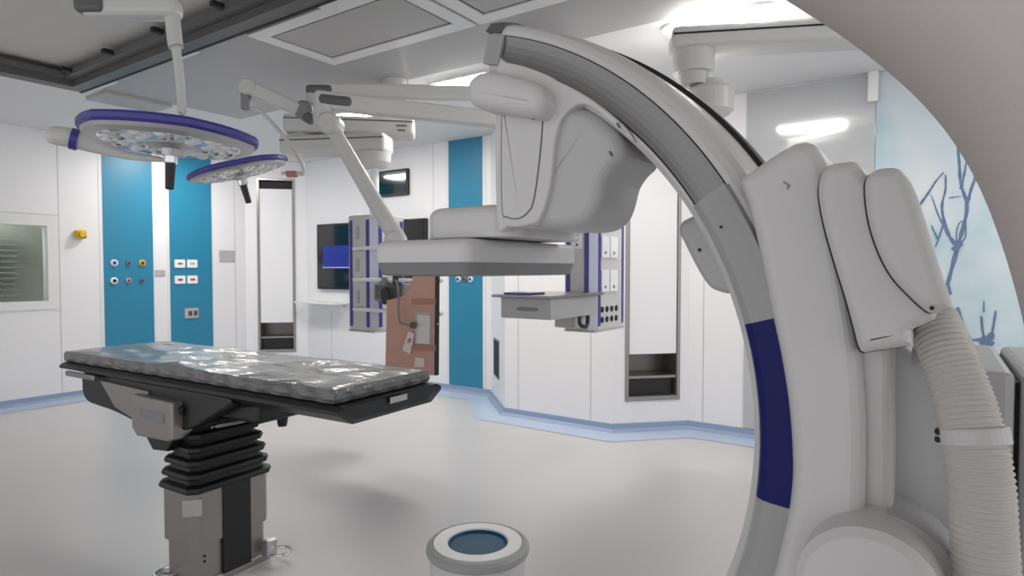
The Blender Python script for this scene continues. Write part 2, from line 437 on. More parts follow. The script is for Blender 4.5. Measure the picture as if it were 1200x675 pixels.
# ---- air return cabinets in the two diagonal corners
def air_return(i, s0, s1, label):
    mid = local(i, (s0+s1)/2, 0.28)
    t = thing('air_return_unit', label, 'air return', mid, 'air return units in the diagonal corners')
    p = local(i, 0, 0); u = local(i, 1, 0)-p; n = local(i, 0, 0, 1)-p
    def bx(bm, a, b, z0, z1, o0, o1): prism(bm, ccw([(a, z0), (b, z0), (b, z1), (a, z1)]), p+n*o0, u, EZ, n, o1-o0)
    bm = new(); f = .03
    bx(bm, s0, s0+f, .27, 2.72, -.04, .012); bx(bm, s1-f, s1, .27, 2.72, -.04, .012)
    bx(bm, s0+f, s1-f, .27, .31, -.04, .012); bx(bm, s0+f, s1-f, 2.69, 2.72, -.04, .012)
    obj('frame', bm, 'steel', t)
    bm = new()   # inner box
    bx(bm, s0+f, s0+f+.006, .31, 2.69, -.28, -.0); bx(bm, s1-f-.006, s1-f, .31, 2.69, -.28, 0); bx(bm, s0+f, s1-f, .31, 2.69, -.30, -.28)
    bx(bm, s0+f, s1-f, .305, .311, -.28, 0.); bx(bm, s0+f, s1-f, 2.689, 2.695, -.28, 0)
    obj('inner_box', bm, 'cabinet_in', t)
    bm = new(); bx(bm, s0+f+.008, s1-f-.008, .69, 2.57, -.03, .005); pn = obj('front_panel', bm, 'wall', t)
    bm = new(); bx(bm, s0+f+.006, s1-f-.006, .47, .492, -.27, -.005); obj('shelf', bm, 'steel', t)
    bm = new(); bx(bm, s0+f+.008, s1-f-.008, .312, .465, -.26, -.06); obj('filter', bm, 'black', t)
    bm = new(); bx(bm, s0+f+.006, s1-f-.006, 2.575, 2.685, -.2, -.06); obj('top_slot', bm, 'gap', t)
air_return(1, .155, .665, 'steel-framed air return with a white panel in the corner left of the wall screen')
air_return(5, .135-.015, .625+.015, 'tall steel-framed air return with a white panel right of the second pendant')
# black vent in the return wall
t = thing('vent_grille', 'small black vent grille low on the wall right of the teal panel', 'vent', local(3, .35, .3))
bm = wallbox(3, .24, .575, .29, .70, 0, .008, 'gap'); obj('frame', bm, 'steel', t)
bm = wallbox(3, .262, .553, .31, .68, .004, .011, 'gap'); obj('grille', bm, 'gap', t)

# ---- wall screens and shelf
t = thing('wall_screen', 'large black wall screen with a blue picture behind the first pendant', 'screen', (5.66, 6.1, 1.17))
bm = new(); prism(bm, rrect(5.11, 1.17, 7.13, 2.062, .01), (5.618, 0, 0), EY, EZ, EX, .05, .004); obj('housing', bm, 'black', t)
bm = new(); box(bm, 5.614, 5.14, 1.20, 5.62, 7.10, 2.035); obj('display', bm, 'screen', t)
bm = new(); box(bm, 5.611, 6.25, 1.455, 5.6145, 7.0, 1.765); pic = obj('picture', bm, 'screenblue', t)
bm = new(); box(bm, 5.6095, 6.25, 1.462, 5.6112, 7.0, 1.474); obj('picture_bar', bm, 'lilac', pic)
t = thing('small_wall_screen', 'small black-framed screen high on the back wall reflecting a light', 'screen', (5.66, 5.68, 2.37))
bm = new(); prism(bm, rrect(5.415, 2.365, 5.945, 2.69, .012), (5.63, 0, 0), EY, EZ, EX, .039, .004); obj('housing', bm, 'black', t)
bm = new(); box(bm, 5.626, 5.442, 2.392, 5.631, 5.918, 2.664); obj('display', bm, 'screenb', t)
t = thing('wall_shelf', 'small white shelf under the large wall screen', 'shelf', (5.6, 6.9, .96))
bm = new(); box(bm, 5.40, 6.50, .975, 5.669, 7.36, 1.0, .008); obj('board', bm, 'frame_white', t)
bm = new(); box(bm, 5.60, 6.62, .87, 5.669, 7.1, .975, .01); obj('bracket', bm, 'wall', t)

# ---- small fittings on the walls
def gas_outlet(i, s, z, ring, core, label, r=.042):
    c = local(i, s, z); n = local(i, 0, 0, 1)-local(i, 0, 0)
    t = thing('gas_outlet', label, 'gas outlet', c)
    bm = new(); lathe(bm, c, [(r, .007), (r, .024), (r*.8, .032), (r*.55, .032), (r*.5, .02), (.001, .02)], 24, n); obj('ring', bm, ring, t)
    bm = new(); lathe(bm, c, [(r*.46, .02), (r*.46, .04), (r*.3, .046), (.001, .046)], 18, n); obj('valve', bm, core, t)
for X, z, rg, co, lb in ((3.398, 1.52, 'socket', 'bluevalve', 'white ringed gas outlet, upper left of the six on the left teal panel'),
                         (3.557, 1.52, 'steel', 'bluevalve', 'small steel gas outlet, upper middle of the six on the left teal panel'),
                         (3.711, 1.52, 'yellow', 'socket_d', 'yellow ringed gas outlet on the left teal panel'),
                         (3.394, 1.31, 'socket', 'black', 'black and white gas outlet, lower left of the six on the left teal panel'),
                         (3.553, 1.31, 'plate', 'red', 'dull grey gas outlet, lower middle of the six on the left teal panel'),
                         (3.707, 1.31, 'steel', 'bluevalve', 'blue grey gas outlet, lower right of the six on the left teal panel')):
    gas_outlet(0, sX(X), z, rg, co, lb, .04 if rg in ('socket', 'yellow') else .03)
for y, lb, co in ((4.63, 'leftmost gas outlet on the teal panel of the back wall', 'bluevalve'), (4.54, 'middle gas outlet on the teal panel of the back wall', 'socket_d'),
                  (4.45, 'rightmost gas outlet on the teal panel of the back wall', 'bluevalve')):
    gas_outlet(2, sY(y), 1.33, 'steel' if co != 'bluevalve' else 'socket', co, lb, .036)
def socket(i, s, z, w_, h_, label, mark='red', cat='socket'):
    c = local(i, s, z); p = local(i, 0, 0); u = local(i, 1, 0)-p; n = local(i, 0, 0, 1)-p
    t = thing('wall_socket', label, cat, c)
    bm = new(); prism(bm, rrect(-w_/2, -h_/2, w_/2, h_/2, .012), c+n*.0075, u, EZ, n, .016, 0, .006); obj('plate', bm, 'socket', t)
    bm = new(); prism(bm, rrect(-w_*.22, -h_*.12, w_*.22, h_*.14, .006), c+n*.0235, u, EZ, n, .002); obj('insert', bm, mark, t)
for X, z, lb, mk in ((4.165, 1.515, 'white wall socket with a dark insert, upper left of four on the right teal panel', 'midgrey'),
                     (4.325, 1.515, 'plain white wall socket, upper right of four on the right teal panel', 'plate'),
                     (4.165, 1.31, 'white wall socket with a red mark, lower left of four on the right teal panel', 'red'),
                     (4.325, 1.31, 'white wall socket with a red mark, lower right of four on the right teal panel', 'red')):
    socket(0, sX(X), z, .135, .105, lb, mk)
t = thing('network_socket', 'large white socket with a dark double insert low on the right teal panel', 'socket', (4.305, 7.99, .874))
bm = new(); prism(bm, rrect(4.215, .81, 4.395, .94, .012), (0, 7.992, 0), EX, EZ, -EY, .02, 0, .006); obj('plate', bm, 'plate', t)
for x in (4.26, 4.33):
    bm = new(); box(bm, x, 7.966, .845, x+.045, 7.972, .905); obj('insert', bm, 'socket_d', t)
bm = new(); prism(bm, rrect(3.86, 1.36, 3.985, 1.435, .008), (0, 8.0, 0), EX, EZ, -EY, .012, 0, .004)
tag(obj('switch_plate', bm, 'plate', None, (3.92, 7.99, 1.4)), 'small grey switch plate on the white strip between the teal panels', 'switch')
bm = new(); prism(bm, rrect(4.70, 1.545, 4.93, 1.70, .01), (0, 8.0, 0), EX, EZ, -EY, .012, 0, .004)
tag(obj('switch_plate', bm, 'plate', None, (4.82, 7.99, 1.6)), 'large grey square plate on the wall right of the teal panels', 'switch')
t = thing('emergency_button', 'yellow emergency button box on the white wall left of the teal panel', 'button', (3.05, 8, 1.8))
bm = new(); box(bm, 3.0, 7.93, 1.79, 3.10, 8.0, 1.885, .012); obj('housing', bm, 'yellow', t)
bm = new(); cyl(bm, (3.05, 7.94, 1.838), (3.05, 7.89, 1.838), .036, bev=.006); obj('button', bm, 'yellow', t)
bm = new(); cyl(bm, (3.075, 7.932, 1.815), (3.075, 7.92, 1.815), .02); obj('key', bm, 'socket_d', t)

# ---- mural on the right wall
t = thing('wall_mural', 'pale blue glass wall mural with dark blue branching twigs', 'mural', (5.54, -1, .08))
bm = new(); box(bm, 5.528, -3, .08, 5.539, .415, ZC-.01); obj('glass_panel', bm, 'mural', t)
bm = new()
tw = [0]
def twig(pts, w):
    tw[0] += 1; XT = 5.5268-.0004*tw[0]; P = smooth([yz(5.527, [p])[0] for p in pts], 6, False); n = len(P); prev = None
    k = 5.527/F
    for i in range(n):
        a = Vector(P[max(i-1, 0)]); b = Vector(P[min(i+1, n-1)]); d = (b-a).normalized()
        ww = w*k*.65*(1-.55*i/n)*(.75+.5*random.random())/2
        l = Vector((-d.y, d.x))*ww; c = Vector(P[i])
        cur = (bm.verts.new((XT, c.x+l.x, c.y+l.y)), bm.verts.new((XT, c.x-l.x, c.y-l.y)))
        if prev: bm.faces.new((prev[0], cur[0], cur[1], prev[1]))
        prev = cur
for pts, w_ in ((((1110, 335), (1118, 305), (1123, 286), (1130, 262), (1133, 240), (1126, 215), (1124, 190), (1122, 168)), 6),
                (((1133, 240), (1138, 222), (1144, 205), (1147, 190)), 5), (((1126, 222), (1130, 204), (1133, 186)), 4),
                (((1121, 288), (1112, 276), (1106, 258), (1104, 240), (1108, 222), (1108, 205)), 5), (((1104, 262), (1098, 248), (1094, 236), (1091, 228)), 2.5),
                (((1121, 286), (1121, 272), (1124, 262), (1130, 258)), 2.5), (((1122, 288), (1131, 278), (1132, 262)), 2.5),
                (((1078, 240), (1088, 226), (1097, 212), (1106, 202)), 3.5), (((1100, 282), (1094, 270), (1092, 264)), 3), (((1106, 262), (1099, 282), (1096, 290)), 3),
                (((1112, 232), (1120, 231), (1126, 230)), 2),
                (((1172, 432), (1164, 418), (1156, 404), (1152, 390), (1150, 370)), 5), (((1158, 402), (1163, 388), (1167, 364)), 4), (((1154, 396), (1145, 398), (1136, 395), (1124, 368)), 4),
                (((1156, 404), (1160, 396), (1163, 390)), 12), (((1153, 366), (1153, 352)), 2), (((1148, 402), (1156, 400), (1164, 404)), 12),
                (((1114, 345), (1110, 330)), 4), (((1122, 360), (1127, 376), (1133, 392), (1138, 396)), 4), (((1118, 294), (1124, 288), (1127, 284)), 9)):
    twig(pts, w_)
obj('twig_pattern', bm, 'mural_line', t)

# ------------------------------------------------------------------ C-arm machine
YC, ZCN = 1.05, 1.14
def arcpt(X, r, a): return Vector((X, YC-r*cos(a), ZCN+r*sin(a)))
def arc_sweep(bm, sec, a0, a1, n=90):
    loops(bm, [[arcpt(X, r, R(a0+(a1-a0)*k/n)) for X, r in sec] for k in range(n+1)])
ca = thing('angiography_c_arm', 'huge white C-shaped imaging arm with a blue band, flat detector and corrugated hose', 'medical scanner', (1.5, -.1, 0))
bm = new()
arc_sweep(bm, [(1.168, .80), (1.168, .862), (1.150, .866), (1.152, .876), (1.162, .888), (1.185, .898), (1.22, .904), (1.30, .906), (1.395, .906), (1.41, .90), (1.418, .888), (1.42, .87), (1.42, .795), (1.414, .782), (1.40, .776), (1.19, .776), (1.172, .780), (1.16, .790), (1.16, .80)], -84, 76)
arc = obj('arc', bm, 'machine', ca)
bm = new(); arc_sweep(bm, [(1.150, .801), (1.1525, .810), (1.154, .820), (1.1545, .832), (1.154, .844), (1.1525, .854), (1.150, .863), (1.172, .863), (1.172, .801)], -80, 73.4); obj('track', bm, 'track', arc)
bm = new(); arc_sweep(bm, [(1.1585, .796), (1.1585, .803), (1.17, .803), (1.17, .796)], -80, 73.4); obj('track_gap', bm, 'gap', arc)
bm = new(); arc_sweep(bm, [(1.335, .904), (1.335, .916), (1.40, .916), (1.40, .904)], -60, 76); obj('drive_belt', bm, 'gap', arc)
bm = new(); arc_sweep(bm, [(1.146, .80), (1.146, .864), (1.17, .864), (1.17, .80)], 73.6, 76.6, 6); obj('end_block', bm, 'strip', arc)
bm = new(); arc_sweep(bm, [(1.142, .868), (1.156, .89), (1.19, .904), (1.24, .911), (1.412, .911), (1.426, .88), (1.426, .868)], 74.3, 77, 6); obj('end_cap', bm, 'capgrey', arc)
# carriage with its cover strip
strip_sec = [(1.165, .793), (1.150, .794), (1.138, .799), (1.131, .81), (1.129, .825), (1.130, .845), (1.133, .865), (1.165, .872)]
for nm, a0, a1, m in (('strip_cover', 32.2, 15.4, 'strip'), ('blue_band', 15.4, -6.6, 'blue'), ('strip_cover', -6.6, -42, 'strip')):
    bm = new(); arc_sweep(bm, strip_sec, a0, a1, 30); obj(nm, bm, m, ca)
bm = new(); arc_sweep(bm, [(1.118, .788), (1.118, .797), (1.2, .797), (1.2, .788)], 32, 26, 8)
bm.free()
edge = [(866, 213), (874, 236), (884, 275), (895, 325), (904, 372), (914, 420), (922, 470), (926, 515), (927, 560), (922, 604), (912, 648), (905, 675), (888, 725), (870, 765)]
def outline(pts, X, sub=4): return smooth(yz(X, pts), sub)
bm = new()
top = [(874, 203), (890, 192), (906, 181), (924, 170), (940, 165), (954, 169), (966, 184), (974, 205), (984, 250), (996, 330), (1008, 410), (1014, 500), (1012, 620), (1008, 765)]
px_prism(bm, outline(list(reversed(edge))+top, 1.12, 3), 1.112, 1.46, .026, .05, 6)
carr = obj('carriage', bm, 'machine', ca)
bm = new(); px_prism(bm, outline([(990, 380), (1040, 380), (1046, 480), (1046, 600), (1040, 765), (985, 765), (985, 600)], 1.16, 4), 1.15, 1.5, .02, .05, 5); obj('side_rib', bm, 'machine', carr)
# layered shells on the carriage
bm = new(); SH2 = outline([(958, 226), (961, 205), (970, 193), (984, 190), (1000, 189), (1010, 196), (1019, 206), (1040, 215), (1060, 260), (1085, 330), (1098, 368), (1084, 380), (1068, 388), (1068, 404), (1045, 409), (1024, 412), (1008, 412), (999, 383), (990, 350), (976, 305), (964, 262)], 1.07, 3); px_prism(bm, SH2, 1.062, 1.40, .02, .04, 6); sh = obj('inner_shell', bm, 'machine', carr)
bm = new(); SH3 = outline([(1013, 226), (1015, 208), (1025, 199), (1040, 196), (1052, 197), (1063, 206), (1075, 230), (1088, 270), (1101, 312), (1112, 345), (1117, 361), (1106, 364), (1092, 368), (1079, 360), (1062, 344), (1045, 325), (1030, 298), (1018, 262)], 1.04, 3); px_prism(bm, SH3, 1.032, 1.36, .017, .03, 6); sh3 = obj('outer_shell', bm, 'machine', carr)
bm = new()
for q in ((1092, 361),):
    c = onx(q[0], q[1], 1.03); cyl(bm, c+EX*.004, c-EX*.003, .0028, n=12)
obj('screw', bm, 'gap', sh3)
bm = new(); px_prism(bm, [(a+.0028, b-.0022) for a, b in SH2], 1.088, 1.13); obj('shell_gap', bm, 'gap', sh)
bm = new(); px_prism(bm, [(a+.0024, b-.0008) for a, b in SH3], 1.053, 1.10); obj('shell_gap', bm, 'gap', sh3)
# bumper behind the arc
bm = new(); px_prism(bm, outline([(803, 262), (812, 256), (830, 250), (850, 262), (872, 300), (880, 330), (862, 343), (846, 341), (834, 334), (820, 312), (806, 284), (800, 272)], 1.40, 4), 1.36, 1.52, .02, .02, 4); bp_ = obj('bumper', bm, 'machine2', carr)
for q, X in (((820, 293), 1.36),):
    c = onx(q[0], q[1], X); bm = new(); cyl(bm, c+EX*.004, c-EX*.002, .0038, n=12); obj('screw', bm, 'gap', bp_)
for q in ((845, 266),):
    c = onx(q[0], q[1], 1.129); bm = new(); cyl(bm, c+EX*.008, c-EX*.003, .0026, n=12); obj('screw', bm, 'gap', carr)
bm = new(); c = onx(921, 215, 1.112)
obox(bm, c, Vector((0, .8, .6)), Vector((0, -.6, .8)), EX, .010, .0025, .003); obox(bm, c+Vector((0, -.004, -.006)), Vector((0, .5, -.86)), Vector((0, .86, .5)), EX, .008, .003, .003); obj('latch', bm, 'midgrey', carr)
# detector housing hanging from the end of the arc
bm = new()
hz0, hz1 = 1.545, 1.915
front = [(.832, hz0+.02), (.832, 1.90), (.80, 1.91), (.70, 1.868), (.60, 1.805), (.52, 1.735), (.50, 1.70), (.565, 1.758), (.60, 1.785), (.632, 1.788), (.665, 1.762), (.68, 1.71), (.690, 1.63), (.715, 1.56), (.75, hz0), (.80, hz0)]
px_prism(bm, smooth(front, 4), 1.150, 1.46, .006, .006, 4); dh = obj('detector_housing', bm, 'machine', ca)
bm = new()   # rounded cheek filling the recess behind the front frame
ck = yz(1.19, [(608, 262), (632, 266), (656, 269), (682, 266), (698, 254), (706, 236), (712, 212), (722, 196), (734, 182), (728, 160), (714, 144), (696, 131), (676, 124), (658, 128), (646, 146), (637, 175), (628, 215)])
ckp = ccw(smooth(ck, 3)); rings = []
for k in range(7):
    t_ = k/6*pi/2; rings.append([Vector((1.165+.03*(1-cos(t_)), a, b)) for a, b in inset(ckp, .03*(1-sin(t_)))])
rings.append([Vector((1.36, a, b)) for a, b in ckp])
loops(bm, rings); obj('housing_cheek', bm, 'machine2', dh)  # greyer than the housing: shade of the turned-away side put into the colour
bm = new()   # front cover with a seam
cov = [(.815, 1.59), (.815, 1.80), (.80, 1.815), (.72, 1.815), (.705, 1.80), (.712, 1.70), (.728, 1.60), (.745, 1.572), (.77, 1.56), (.80, 1.565)]
px_prism(bm, smooth(cov, 4), 1.1485, 1.16, 0, 0); obj('cover_seam', bm, 'capgrey', dh)
bm = new(); px_prism(bm, inset(ccw(smooth(cov, 4)), .0022), 1.1470, 1.16, .002, 0); obj('front_cover', bm, 'machine', dh)
bm = new(); px_prism(bm, smooth(yz(1.12, [(554, 112), (556, 98), (567, 88), (585, 86), (610, 92), (632, 99), (642, 112), (642, 126), (634, 138), (618, 138), (590, 133), (566, 129), (556, 122)]), 4), 1.085, 1.17, .03, .0, 6); pad = obj('bumper_pad', bm, 'machine', dh)
c = onx(626, 139, 1.13); bm = new(); cyl(bm, c, c-EX*.006, .003, n=10); obj('screw', bm, 'gap', pad)
for q in ((725, 147), (716, 180)):
    c = onx(q[0], q[1], 1.15); bm = new(); obox(bm, c, Vector((0, .5, .86)), Vector((0, -.86, .5)), EX, .011, .004, .006); obj('latch', bm, 'capgrey', dh)
# bearing block and detector plate
bm = new(); prism(bm, rrect(1.17, .80, 1.53, 1.09, .07, 6), (0, 0, 1.524), EX, EY, EZ, .078, .004, .028, 5); obj('bearing_block', bm, 'machine', ca)
bm = new(); prism(bm, rrect(1.19, .90, 1.50, 1.07, .07, 6), (0, 0, 1.510), EX, EY, EZ, .02); obj('bearing_gap', bm, 'capgrey', ca)
dx0, dx1, dy0, dy1 = 1.095, 1.62, .872, 1.180
bm = new(); prism(bm, rrect(dx0, dy0, dx1, dy1, .035, 5), (0, 0, 1.465), EX, EY, EZ, .055, .002, .022, 5); dp = obj('flat_detector', bm, 'machine', ca)
bm = new()
poly = ccw(rrect(dx0, dy0, dx1, dy1, .035, 5))
loops(bm, [[Vector((a, b, z)) for a, b in inset(poly, d)] for d, z in ((.026, 1.432), (.012, 1.436), (.001, 1.467))]); obj('detector_skirt', bm, 'midgrey', dp)
# hub, hose, clamp, base
def axis_disc(px, X0, X1, r, bev): 
    c0 = onx(px[0], px[1], X0); bm = new(); cyl(bm, c0, c0+EX*(X1-X0), r, n=64, bev=bev); return bm
obj('motor_collar', axis_disc((1028, 690), 1.10, 1.3, .112, .02), 'machine2', ca)
obj('motor_cap', axis_disc((1016, 700), 1.03, 1.2, .098, .012), 'machine', ca)
hp = [((1092, 374), 1.20), ((1108, 410), 1.17), ((1124, 455), 1.15), ((1138, 505), 1.13), ((1148, 560), 1.12), ((1152, 620), 1.12), ((1156, 690), 1.12), ((1160, 800), 1.12)]
hpts = [onx(p[0], p[1], X) for p, X in hp]
bm = new(); tube(bm, hpts, .04, 28, 60, rads=lambda t: .0345+.006*min(1, t*2.2)+.0016*sin(t*2*pi*58)); hs = obj('corrugated_hose', bm, 'hose', ca)
bm = new(); c = onx(1140.5, 511, 1.13); d = (hpts[4]-hpts[3]).normalized(); cyl(bm, c-d*.0125, c+d*.0125, .0455, n=32, bev=.002)
cl = obj('hose_clamp', bm, 'machine', hs)
bm = new(); c2 = onx(1104, 510, 1.13); obox(bm, c2, EY, EZ, EX, .016, .022, .03, .003); obj('clamp_lug', bm, 'machine', cl)
for q in ((1099, 506), (1099, 515)):
    c = onx(q[0], q[1], 1.112); bm = new(); cyl(bm, c+EX*.01, c-EX*.003, .0042, n=12); obj('screw', bm, 'gap', cl)
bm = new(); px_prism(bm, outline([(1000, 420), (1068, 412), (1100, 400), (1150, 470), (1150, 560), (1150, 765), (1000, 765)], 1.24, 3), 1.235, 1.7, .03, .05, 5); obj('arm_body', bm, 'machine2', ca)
bm = new(); box(bm, 1.42, -.75, 0, 2.1, .02, .03, .01); obj('floor_plate', bm, 'midgrey', ca)
a = onx(1120, 432, 1.45); b = onx(1191, 432, 1.45)
bm = new(); box(bm, 1.45, b.y, .03, 1.95, .06, a.z, .015); obj('base_cabinet', bm, 'machine2', ca)
bm = new(); box(bm, 1.47, b.y-.012, .10, 1.93, b.y+.01, a.z-.02); obj('cabinet_gap', bm, 'gap', ca)
bm = new(); box(bm, 1.45, b.y-.3, .03, 1.95, b.y-.008, a.z, .015); obj('base_cabinet', bm, 'machine2', ca)

# near pale arched cover, upper right
t = thing('arched_machine_cover', 'large smooth pale arched cover close by at the upper right', 'machine cover', (.62, -.6, 0))
XA = .66
inn = yz(XA+.10, [(760, -82), (840, -50), (920, -2), (968, 28), (1010, 58), (1058, 98), (1098, 140), (1128, 182), (1152, 228), (1172, 280), (1188, 332), (1201, 385), (1212, 450), (1218, 540)])
inn.append((inn[-1][0]-.004, 0.))
cen = Vector(yz(XA+.10, [(800, 390)])[0])
rings = []
sm = smooth(inn, 5, False)
for i, p in enumerate(sm):
    p = Vector(p); a_ = Vector(sm[max(i-1, 0)]); b_ = Vector(sm[min(i+1, len(sm)-1)]); d = (b_-a_).normalized(); n = Vector((d.y, -d.x))
    if n.dot(p-cen) < 0: n = -n
    if p.y < .6: n = Vector((-1, 0))
    sec = [(XA+.10+.10*sin(a_), .09*(1-cos(a_))) for a_ in [k_*pi/40-pi/2 for k_ in range(41)]]+[(XA+.20, .30), (XA+.17, .34), (XA+.03, .34), (XA, .30)]
    rings.append([Vector((X, p.x+n.x*o_, p.y+n.y*o_)) for X, o_ in sec])
bm = new(); loops(bm, rings); obj('arch', bm, 'shell', t)
bm = new(); box(bm, XA-.08, inn[-1][0]-.42, 0, XA+.3, inn[-1][0]+.03, .04, .01); obj('foot_plate', bm, 'midgrey', t)

# ------------------------------------------------------------------ operating table
X0, X1, Y0, Y1 = 1.52, 2.06, 1.84, 3.92
ot = thing('operating_table', 'operating table with a black frame on a steel pedestal with black bellows', 'operating table', (1.81, 3.1, 0))
# mattress (lies on the table)
bm = new(); nx, ny = 40, 140; grid = []
def wr(x, y): return .0035*sin(9*y+3*sin(6*x))+.003*sin(31*x+8*sin(3.1*y))*sin(5*y)+.0025*sin(23*y+14*x)
for j in range(ny+1):
    row = []
    for i in range(nx+1):
        x = X0+(X1-X0)*i/nx; y = Y0+(Y1-Y0)*j/ny
        e = min(i, nx-i, 3)/3; e2 = min(j, ny-j, 4)/4
        row.append(bm.verts.new((x, y, 1.008+wr(x, y)*min(e, e2)-.006*(1-min(e, e2))**2)))
    grid.append(row)
for j in range(ny):
    for i in range(nx): bm.faces.new((grid[j][i], grid[j][i+1], grid[j+1][i+1], grid[j+1][i]))
rim = grid[0]+[grid[j][nx] for j in range(1, ny+1)]+[grid[ny][i] for i in range(nx-1, -1, -1)]+[grid[j][0] for j in range(ny-1, 0, -1)]
prev = rim
for z, o_ in ((.985, .006), (.965, .007), (.95, .003), (.945, -.004)):
    cur = []
    for v in rim:
        s = .0025*sin(47*v.co.y+60*v.co.x+z*90)
        cx_, cy_ = (X0+X1)/2, (Y0+Y1)/2
        dx = (1 if v.co.x > X1-.001 else -1 if v.co.x < X0+.001 else 0); dy = (1 if v.co.y > Y1-.001 else -1 if v.co.y < Y0+.001 else 0)
        cur.append(bm.verts.new((v.co.x+dx*(o_+s), v.co.y+dy*(o_+s), z)))
    n = len(rim)
    for k in range(n): bm.faces.new((prev[k], cur[k], cur[(k+1) % n], prev[(k+1) % n]))
    prev = cur
bm.faces.new(prev)
tag(obj('table_mattress', bm, 'mattress', None, (1.79, 2.88, .945)), 'long grey mattress wrapped in wrinkled clear plastic on the operating table', 'mattress')
# black top: profile across the table with chamfered lower edges
bm = new()
prof = [(X0-.005, .943), (X0-.03, .93), (X0-.03, .915), (X0+.04, .872), (X1-.04, .872), (X1+.03, .915), (X1+.03, .93), (X1+.005, .943)]
rings = []
for y, sx, zb in ((Y0-.045, .9, .012), (Y0-.055, 1., .0), (Y0-.02, 1., .0), (Y0+.05, 1, 0), (3.3, 1, 0), (Y1, 1, .02), (Y1+.01, .96, .03)):
    rings.append([Vector(((X0+X1)/2+(x-(X0+X1)/2)*sx, y, z+(zb if z < .9 else 0))) for x, z in prof])
loops(bm, rings); tp = obj('table_top', bm, 'black', ot)
bm = new(); obox(bm, (1.80, Y0-.0565, .928), EX, EZ, EY, .09, .02, .004); 
bm.free()
bm = new(); prism(bm, [(1.76, -.012), (1.86, -.012), (1.86, .012), (1.76, .012)], (0, Y0-.0555, .924), EX, EZ, -EY, .003); obj('end_label', bm, 'plate', tp)
# head end underframe: black side beams and metal plates
for s, X in (('near', X0-.012), ('far', X1-.05)):
    bm = new(); prism(bm, smooth([(3.70, .905), (3.72, .85), (3.71, .79), (3.66, .755), (3.55, .745), (3.4, .735), (3.1, .70), (2.8, .72), (2.6, .80), (2.45, .905), (3.0, .91), (3.5, .91)], 4), (X, 0, 0), EY, EZ, EX, .06, .012, .012); obj('side_beam', bm, 'black', ot)
bm = new(); prism(bm, [(3.50, .885), (3.36, .765), (3.06, .70), (3.06, .875)], (X0-.026, 0, 0), EY, EZ, EX, .02, .004); obj('side_plate', bm, 'tmetal', ot)
bm = new(); box(bm, X0-.055, 3.50, .885, X0-.033, 3.80, .912, .006); obj('side_rail', bm, 'steel', ot)
bm = new(); cyl(bm, (X0-.05, 3.6, .90), (X0+.02, 3.6, .90), .012); obj('rail_bracket', bm, 'steel', ot)
bm = new(); box(bm, X0+.05, 2.35, .79, X1-.06, 3.75, .875, .02); obj('centre_body', bm, 'black', ot)
# drive box on the near side
bm = new(); prism(bm, [(2.80, .855), (2.80, .69), (2.83, .675), (3.10, .665), (3.14, .70), (3.14, .84), (3.12, .86)], (1.46, 0, 0), EY, EZ, EX, .135, .012, .01); db = obj('drive_box', bm, 'tmetal', ot)
bm = new(); prism(bm, rrect(2.86, .755, 3.06, .80, .006), (1.4575, 0, 0), EY, EZ, EX, .01); obj('box_slot', bm, 'midgrey', db)
bm = new(); cyl(bm, (1.51, 2.802, .815), (1.51, 2.775, .815), .022, bev=.004); obj('knob', bm, 'black', db)
bm = new(); prism(bm, [(2.83, .68), (2.88, .62), (3.0, .61), (3.06, .67)], (1.48, 0, 0), EY, EZ, EX, .12, .008, .008); obj('box_foot', bm, 'black', db)
bm = new(); box(bm, 1.50, 2.86, .72, 1.66, 3.1, .82, .01); obj('drive_bracket', bm, 'black', ot)
# linkage above the bellows, seen from the foot end
bm = new(); tube(bm, [(1.58, 2.70, .735), (1.70, 2.65, .745), (1.80, 2.64, .755)], .012, 12, 4); tube(bm, [(1.70, 2.65, .755), (1.76, 2.62, .76), (1.86, 2.60, .775)], .018, 12, 4); obj('linkage', bm, 'steel', ot)
bm = new(); box(bm, 1.82, 2.55, .745, 1.92, 2.65, .80, .012); lk = obj('clamp_block', bm, 'alu', ot)
bm = new(); cyl(bm, (1.88, 2.59, .745), (1.88, 2.59, .69), .03, .02); obj('clamp_knob', bm, 'black', lk)
# bellows
PX0, PX1, PY0, PY1 = 1.50, 1.91, 2.72, 2.98
def chrect(g, c=.035): return [(PX0-g+c, PY0-g), (PX1+g-c, PY0-g), (PX1+g, PY0-g+c), (PX1+g, PY1+g-c), (PX1+g-c, PY1+g), (PX0-g+c, PY1+g), (PX0-g, PY1+g-c), (PX0-g, PY0-g+c)]
bm = new(); rings = []
n = 6; zb, zt = .435, .78
for k in range(n):
    z0 = zb+(zt-zb)*k/n; dz = (zt-zb)/n; g = .012-.0085*k
    for dzf, dg in ((.0, -.02), (.12, 0), (.30, .004), (.55, 0), (.72, -.022), (.86, -.026)):
        rings.append([Vector((x, y, z0+dz*dzf)) for x, y in chrect(g+dg)])
rings.append([Vector((x, y, zt)) for x, y in chrect(-.05)])
loops(bm, rings); obj('bellows', bm, 'rubber', ot)
